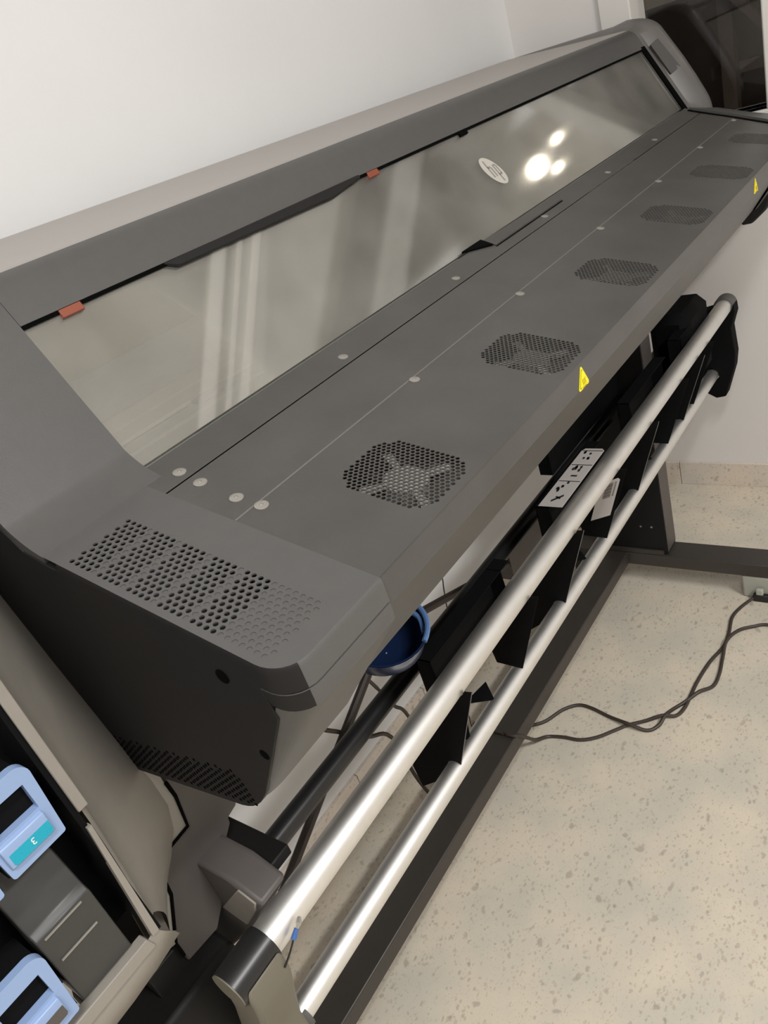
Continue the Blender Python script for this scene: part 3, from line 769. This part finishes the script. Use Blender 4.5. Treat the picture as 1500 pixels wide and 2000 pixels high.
# ---------------- take-up tubes
t = empty('take_up_tube', (1.15, U[0], H + U[1]))
tag(t, 'upper silver aluminium take-up tube with a black sleeve on its near end', 'tube', 'silver take-up tubes')
bm = bmesh.new(); yz_circle(bm, .203, 2.095, U, .0205); build('tube_body', bm, M['alu'], t, smooth=True)
bm = bmesh.new(); yz_circle(bm, .146, .203, U, .0232); s_ = build('end_sleeve', bm, M['sleeve'], t, smooth=True); s_['label'] = 'black end sleeve'
bm = bmesh.new(); yz_circle(bm, .1445, .1465, U, .0225); build('end_disc', bm, M['olive'], t, smooth=True)
bm = bmesh.new(); yz_circle(bm, 2.080, 2.118, U, .0262); build('end_cap', bm, M['sleeve_grey'], t, smooth=True, bevel=.003)
t = empty('take_up_tube', (1.15, Lw[0], H + Lw[1]))
tag(t, 'lower thinner silver aluminium tube passing through notches of the black plates', 'tube', 'silver take-up tubes')
bm = bmesh.new(); yz_circle(bm, .200, 2.10, Lw, .0167); build('tube_body', bm, M['alu'], t, smooth=True)
bm = bmesh.new(); yz_circle(bm, .196, .212, (Lw[0] - .002, Lw[1] - .004), .0190, 16); build('end_clamp', bm, M['sleeve_grey'], t, smooth=True)

# ---------------- deflector boxes hung between the tubes
def arcpts(c, r, a0, a1, n=8):
    return [(c[0] + r * math.cos(math.radians(a0 + (a1 - a0) * k / n)), c[1] + r * math.sin(math.radians(a0 + (a1 - a0) * k / n))) for k in range(n + 1)]
def deflector(x0, x1, label, lastshort=False, near=True):
    t = empty('media_deflector', (x0, .62, H - .7)); tag(t, label, 'plate holder', 'black folded deflectors on the take-up tubes')
    notch = arcpts(Lw, .0150, 100, -60, 8)           # over the lower tube, open below
    full = [(.6315, -.690), (.6315, -.757), (.724, -.951), (.719, -1.000), (.668, -.962)] + [(.648, -.938)] + arcpts(Lw, .0175, -30, 130, 8) + [(.6135, -.9025), (.5465, -.733), (.5575, -.735)] + arcpts(U, .0222, 200, 350, 8) + [(.604, -.690)]
    short = [(.6315, -.690), (.6315, -.757), (.668, -.872), (.664, -.900), (.6135, -.9025), (.5465, -.733), (.5575, -.735)] + arcpts(U, .0222, 200, 350, 8) + [(.604, -.690)]
    bm = bmesh.new(); prism(bm, full, x0, x0 + .0015); build('end_plate', bm, M['blacksheet'], t)
    bm = bmesh.new(); prism(bm, short, x1, x1 + .0015); build('end_plate', bm, M['blacksheet'], t)
    bm = bmesh.new(); prism(bm, [(.604, -.690), (.6315, -.690), (.6315, -.757), (.690, -.880), (.6885, -.8807), (.630, -.7575), (.630, -.6915), (.604, -.6915)], x0, x1 + .03)
    build('back_panel', bm, M['blacksheet'], t)
    bm = bmesh.new(); ptube(bm, [(x0 - .0003, .5465, -.733), (x0 - .0003, .6135, -.9025)], .0006, 5); build('sheet_edge', bm, M['sheetedge'], t)
    # small folded tabs at the bottom
    bm = bmesh.new(); solid(bm, [(x0 + .03, .66, -.90), (x0 + .09, .655, -.90), (x0 + .05, .625, -.905)], (0, 0, .001)); solid(bm, [(x0 + .11, .672, -.90), (x0 + .17, .66, -.90), (x0 + .14, .628, -.905)], (0, 0, .001))
    build('folded_tab', bm, M['blacksheet'], t)
    return t
deflector(.609, .829, 'nearest black folded sheet deflector, with the blue bowl leaning over it')
D2 = deflector(1.020, 1.235, 'black folded sheet deflector carrying the white barcode label and white instruction strip')
deflector(1.432, 1.645, 'third black folded sheet deflector, just beyond the labelled one')
deflector(1.775, 1.86, 'shortest black deflector, at the far end of the tubes')
# instruction strip on top, in three printed sections
bm = bmesh.new()
def TP(x, v, h=0): return (x, .5825 + .036 * v, -.6895 + .0045 * (1 - v) + h)
def TPs(x, v, h=0): return (x, .579 + .046 * v, -.6885 + h)
solid(bm, [TPs(1.021, 0), TPs(1.225, .02), TPs(1.232, .15), TPs(1.232, .9), TPs(1.222, 1), TPs(1.021, 1)], (0, 0, .0006))
s_ = build('instruction_strip', bm, M['paper'], D2); s_['label'] = 'white printed instruction strip'
rnd = random.Random(4)
bm = bmesh.new()
for xc in (1.20, 1.145, 1.085):
    solid(bm, [TPs(xc + .022, .05, .0008), TPs(xc + .024, .05, .0008), TPs(xc + .024, .95, .0008), TPs(xc + .022, .95, .0008)], (0, 0, .0002))
    for k in range(7):
        x_ = xc - .015 + rnd.random() * .03; v = .35 + rnd.random() * .45
        solid(bm, [TPs(x_, v, .0008), TPs(x_ + .004 + rnd.random() * .008, v + .03, .0008), TPs(x_ + .006, v + .12, .0008), TPs(x_ - .002, v + .08, .0008)], (0, 0, .0002))
solid(bm, [TPs(1.125, .35, .0008), TPs(1.130, .35, .0008), TPs(1.130, .62, .0008), TPs(1.125, .62, .0008)], (0, 0, .0002))
solid(bm, [TPs(1.036, .62, .0008), TPs(1.042, .66, .0008), TPs(1.062, .30, .0008), TPs(1.056, .26, .0008)], (0, 0, .0002))
solid(bm, [TPs(1.046, .35, .0008), TPs(1.050, .32, .0008), TPs(1.056, .55, .0008), TPs(1.052, .58, .0008)], (0, 0, .0002))
build('strip_printing', bm, M['ink'], s_)
# barcode label on the far plate
def BL(a, b, h=0):              # a across (front->back), b down, on the plate facing the camera
    y0, z0 = .566, -.752; d = Vector((.0705, -.179)).normalized(); e = Vector((.93, -.37)).normalized()
    return (1.2335 - h, y0 + d.x * b + e.x * a - .004, z0 + d.y * b + e.y * a)
bm = bmesh.new(); solid(bm, [BL(-.002, .006), BL(.004, 0), BL(.046, 0), BL(.046, .098), BL(-.002, .098)], (-.0006, 0, 0))
s_ = build('barcode_label', bm, M['paper'], D2); s_['label'] = 'white barcode label'
bm = bmesh.new()
for k in range(14):
    b = .008 + k * .0027
    solid(bm, [BL(.012, b, .0007), BL(.030, b, .0007), BL(.030, b + .0015 + .0006 * (k % 3), .0007), BL(.012, b + .0015 + .0006 * (k % 3), .0007)], (-.0002, 0, 0))
for k in range(9):
    b = .008 + k * .0042
    solid(bm, [BL(.004, b, .0007), BL(.008, b, .0007), BL(.008, b + .0028, .0007), BL(.004, b + .0028, .0007)], (-.0002, 0, 0))
build('barcode', bm, M['greyink'], s_)

# ------------------------------------------------------------------ ink cartridges
def cartridge(xr, zt, label, number):
    t = empty('ink_cartridge', (xr - .027, .56, H + zt - .08)); tag(t, label, 'ink cartridge', 'ink cartridges with pale blue handles')
    wd, ht = .054, .0775; x0, x1, z0, z1 = xr - wd, xr, zt - ht, zt
    # handle frame: rounded outline with rectangular window
    def loop(a, b, c, d, r, r2):
        p = []
        for (cx_, cz_, a0, rr) in ((b - r2, d - r2, 0, r2), (a + r, d - r, 90, r), (a + r, c + r, 180, r * .5), (b - r, c + r, 270, r * .4)):
            p += [(cx_ + (rr) * math.cos(math.radians(a0 + 15 * k)), cz_ + rr * math.sin(math.radians(a0 + 15 * k))) for k in range(7)]
        return p
    out = loop(x0, x1, z0, z1, .006, .011); inn = [(x0 + .009, z0 + .037), (x1 - .0095, z0 + .037), (x1 - .0095, z1 - .0155), (x0 + .009, z1 - .0155)]
    bm = bmesh.new()
    for yy in (.5475, .5560):
        vs = []
        loops = [[Vector((a, b, 0)) for a, b in out], [Vector((a, b, 0)) for a, b in inn]]
        flat = [q for l in loops for q in l]; vs = [bm.verts.new(W((q.x, yy, q.y))) for q in flat]
        for tr in tessellate_polygon(loops): bm.faces.new([vs[i] for i in tr])
        if yy > .55:
            n = len(out)
            for i in range(n): bm.faces.new((prev[i], prev[(i + 1) % n], vs[(i + 1) % n], vs[i]))
            for i in range(4): bm.faces.new((prev[n + i], prev[n + (i + 1) % 4], vs[n + (i + 1) % 4], vs[n + i]))
        prev = vs
    h = build('handle', bm, M['handle'], t, bevel=.0012, seg=2)
    bm = bmesh.new(); prism(bm, [(.5520, z0 + .0365), (.5440, z0 + .0335), (.5430, z0 + .029), (.5440, z0 + .0135), (.5475, z0 + .011), (.5530, z0 + .012)], x0 + .006, x1 - .0100)
    build('grip_bar', bm, M['handle'], h, bevel=.001)
    bm = bmesh.new()
    lab = [(x0 + .009, z0 + .0165), (x0 + .0105, z0 + .0145), (x1 - .0125, z0 + .0145), (x1 - .011, z0 + .0165), (x1 - .011, z0 + .0255), (x1 - .0125, z0 + .0275), (x0 + .0105, z0 + .0275), (x0 + .009, z0 + .0255)]
    solid(bm, [(a, .5432, b) for a, b in lab], (0, .001, 0))
    lb = build('colour_label', bm, M['cyan'] if number else M['tan_dark'], t)
    bm = bmesh.new(); box(bm, (x0 + .002, .556, z0 + .002), (x1 - .002, .600, z1 - .014)); build('cartridge_body', bm, M['blacksheet'], t)
    if number:
        cu = bpy.data.curves.new('number', 'FONT'); cu.body = number; cu.size = .0085; cu.extrude = .00015; cu.align_x = 'CENTER'; cu.align_y = 'CENTER'
        cu.materials.append(M['white'])
        tmp = bpy.data.objects.new('tmp', cu); COL.objects.link(tmp)
        bpy.context.view_layer.update()
        me = bpy.data.meshes.new_from_object(tmp.evaluated_get(bpy.context.evaluated_depsgraph_get()))
        bpy.data.objects.remove(tmp); bpy.data.curves.remove(cu)
        me.materials.clear(); me.materials.append(M['white'])
        o = bpy.data.objects.new('number', me); COL.objects.link(o)
        o.rotation_euler = (math.radians(90), 0, 0); o.rotation_euler.rotate_axis('Z', math.radians(180)); o.location = ((x0 + x1) / 2 + .0005, .5430, H + z0 + .021)
        o.parent = lb; o.matrix_parent_inverse = Matrix.Translation(-wloc(lb))
    return t
cartridge(.1120, -.3330, 'pale blue handled ink cartridge with a cyan label numbered 3', '3')
cartridge(.0545, -.3370, 'ink cartridge of the upper row cut off by the left edge of the photo', '')
cartridge(.0435, -.4715, 'lower ink cartridge with pale blue handle near the bottom left corner', '')

# ------------------------------------------------------------------ loose things
FZ = FH + .0045
def cable(name, pts, r, m, label, cat='cable', group=None):
    bm = bmesh.new(); ptube(bm, catmull(pts, 6), r, 10)
    o = build(name, bm, m, smooth=True); tag(o, label, cat, group); return o
A_ = [(1.0, .905), (1.05, .90), (1.08, .88), (1.107, .837), (1.13, .811), (1.177, .786), (1.203, .756), (1.203, .721), (1.19, .673), (1.175, .622), (1.176, .578), (1.197, .557), (1.224, .55), (1.254, .544), (1.289, .523), (1.32, .50), (1.355, .479), (1.398, .476), (1.458, .483), (1.509, .486), (1.56, .47), (1.588, .44), (1.601, .411), (1.60, .33), (1.56, .27), (1.47, .26), (1.38, .30), (1.30, .25), (1.10, .10)]
zA = {8: .0, 9: .009, 10: .0, 11: .002, 12: .009, 13: .0, 14: .0, 15: .009, 19: .009, 20: .004}
cable('power_cable', [(x, y, FZ + zA.get(i, 0)) for i, (x, y) in enumerate(A_)], .0042, M['cable'], 'dark brown cable on the floor making the outer loop and leaving at the right edge')
B_ = [(.985, .918, -1.33), (.982, .905, -1.288), (.980, .885, -1.2855), (.977, .85, -1.2855), (.977, .80, -1.2855), (.990, .792, -1.296), (1.020, .795, -1.335), (1.052, .797, -1.375), (1.085, .787, FZ), (1.096, .751, FZ), (1.101, .71, FZ), (1.121, .676, FZ), (1.153, .646, FZ), (1.178, .623, FZ), (1.202, .591, FZ), (1.222, .557, FZ + .009), (1.239, .531, FZ), (1.267, .52, FZ), (1.308, .518, FZ), (1.362, .516, FZ), (1.433, .507, FZ), (1.495, .491, FZ), (1.548, .491, FZ), (1.609, .498, FZ), (1.654, .488, FZ), (1.696, .464, FZ + .006), (1.722, .449, FZ + .012)]
cable('power_cable', B_, .0042, M['cable'], 'dark brown cable running over the floor beam to the plug beside the printer foot')
cable('hanging_cable', [(.60, .90, -.80), (.56, .87, -.85), (.60, .86, -.91), (.65, .86, -.972), (.70, .86, -1.025), (.74, .88, -1.20), (.80, .90, -1.39)], .0040, M['cable'], 'dark cable hanging behind the round bar, lower of two')
cable('hanging_cable', [(.67, .90, -.76), (.69, .87, -.84), (.713, .86, -.91), (.735, .86, -.975), (.76, .86, -1.03), (.80, .88, -1.25), (.86, .90, -1.392)], .0035, M['cable'], 'thin dark cable crossing the brace rod below the blue bowl')
cable('hanging_wire', [(.999, .87, -.70), (.995, .87, -.85), (.985, .87, -.90), (.97, .88, -1.05), (.96, .89, -1.20), (.96, .90, -1.39)], .0014, M['cable'], 'very thin wire hanging straight down near the white wall', 'wire')
# plug
t = empty('cable_plug', (1.735, .440, FH)); tag(t, 'small pale green and dark plug on the floor by the printer foot', 'plug')
bm = bmesh.new(); box(bm, (1.690, .425, FH + .0005), (1.704, .466, FH + .022)); build('plug_body', bm, M['cable2'], t, bevel=.003)
bm = bmesh.new(); box(bm, (1.690, .440, FH + .022), (1.702, .458, FH + .040)); build('plug_top', bm, M['greenish'], t, bevel=.003)

# blue bowl leaning on the deflector
t = empty('blue_bowl', (.55, .56, H - .66)); tag(t, 'dark blue plastic bowl half hidden under the front edge of the printer', 'bowl')
def bowl_pt(C, ax, bx, n_, r, h, a): return C + ax * (r * math.cos(a)) + bx * (r * math.sin(a)) + n_ * h
C0 = Vector((.532, .588, H - .562)); n_ = Vector((-.10, -.30, .95)).normalized()
ax = Vector((1, 0, 0)); ax = (ax - n_ * ax.dot(n_)).normalized(); bx = n_.cross(ax)
bm = bmesh.new(); N = 40
rows = []
for r, h in ((.058, 0), (.0555, 0), (.052, -.010), (.048, -.028), (.036, -.044), (.016, -.050), (.001, -.0505)):
    rows.append([bm.verts.new(bowl_pt(C0, ax, bx, n_, r, h, 2 * math.pi * k / N)) for k in range(N)])
for r, h in ((.018, -.053), (.038, -.047), (.051, -.029), (.0555, -.010), (.058, -.001)):
    rows.append([bm.verts.new(bowl_pt(C0, ax, bx, n_, r, h, 2 * math.pi * k / N)) for k in range(N)])
for a, b in zip(rows, rows[1:]):
    for k in range(N): bm.faces.new((a[k], a[(k + 1) % N], b[(k + 1) % N], b[k]))
build('bowl_shell', bm, M['bowl'], t, smooth=True, ang=60)
bm = bmesh.new(); ptube(bm, [bowl_pt(C0, ax, bx, n_, .0572, .0008, 2 * math.pi * k / N) for k in range(-9, 6)], .0036, 8, world=True)
build('bowl_rim', bm, M['bowlrim'], t, smooth=True)
bm = bmesh.new()
pts = [bowl_pt(C0, ax, bx, n_, .040, -.012, math.radians(120)), bowl_pt(C0, ax, bx, n_, .030, -.006, math.radians(60)), bowl_pt(C0, ax, bx, n_, .040, -.004, math.radians(10)), bowl_pt(C0, ax, bx, n_, .050, -.006, math.radians(-30)), bowl_pt(C0, ax, bx, n_, .052, -.010, math.radians(-60))]
ptube(bm, catmull(pts, 6), .0035, 8, world=True); build('bowl_strap', bm, M['bowlrim'], t, smooth=True)

# blue wire clip by the upper tube
t = empty('wire_clip', (.215, .553, H - .735)); tag(t, 'tiny blue wire clip with grey tip beside the near end of the upper tube', 'clip')
bm = bmesh.new(); ptube(bm, [(.228, .552, -.7215), (.219, .552, -.728)], [.0026, .0034], 10); build('clip_body', bm, M['blue'], t, smooth=True)
bm = bmesh.new(); ptube(bm, [(.238, .5545, -.7170), (.233, .552, -.7190), (.228, .552, -.7215)], [.0022, .0036, .0024], 8); build('clip_tip', bm, M['screw'], t, smooth=True)
bm = bmesh.new(); ptube(bm, catmull([(.219, .552, -.728), (.208, .551, -.735), (.196, .553, -.745)], 4), .0012, 6); build('clip_wire', bm, M['cable2'], t, smooth=True)

# ------------------------------------------------------------------ beyond the window: shelving and lamps
def post(name, a, b, m, label, cat, group=None):
    bm = bmesh.new(); box(bm, a, b); o = build(name, bm, m); tag(o, label, cat, group); return o
post('wooden_post', (3.83, .935, FH), (3.89, .990, .55), M['wood2'], 'dim brown upright post behind the dark window, right behind the printer end', 'post', 'brown posts in the dark beyond')
post('wooden_post', (3.85, .73, FH), (3.90, .775, .60), M['wood2'], 'dim brown upright post behind the dark window, nearest the slanting board', 'post', 'brown posts in the dark beyond')
bm = bmesh.new(); solid(bm, [(3.78, 1.02, .05), (3.78, .96, .05), (3.78, .765, -.235), (3.78, .79, -.235)], (.04, 0, 0))
tag(build('slanting_board', bm, M['wood2']), 'dim brown slanting board at the top right corner behind the window', 'board')
bm = bmesh.new(); box(bm, (3.90, .50, -.345), (3.94, 1.05, -.30))
tag(build('wooden_crossbar', bm, M['wood2']), 'dim brown horizontal crossbar joining the posts behind the window', 'crossbar')
def lamp(loc, r, label):
    t = empty('globe_lamp', loc); tag(t, label, 'lamp', 'lit globe lamps reflected in the printer window')
    bm = bmesh.new(); bmesh.ops.create_uvsphere(bm, u_segments=20, v_segments=12, radius=r, matrix=Matrix.Translation(loc)); build('globe', bm, M['lamp'], t, smooth=True)
    bm = bmesh.new(); ptube(bm, [(loc[0], loc[1], loc[2] - H + r * .9), (loc[0], loc[1], loc[2] - H + r + .05)], r * .3, 10); build('lamp_holder', bm, M['frame'], t)
lamp((3.30, -.107, 1.876), .040, 'largest lit globe lamp seen as the left bright spot in the printer window')
lamp((3.30, -.070, 1.788), .018, 'lit globe lamp seen as the right bright spot in the printer window')
lamp((3.30, .034, 1.837), .018, 'smallest lit globe lamp seen as the upper bright spot in the printer window')
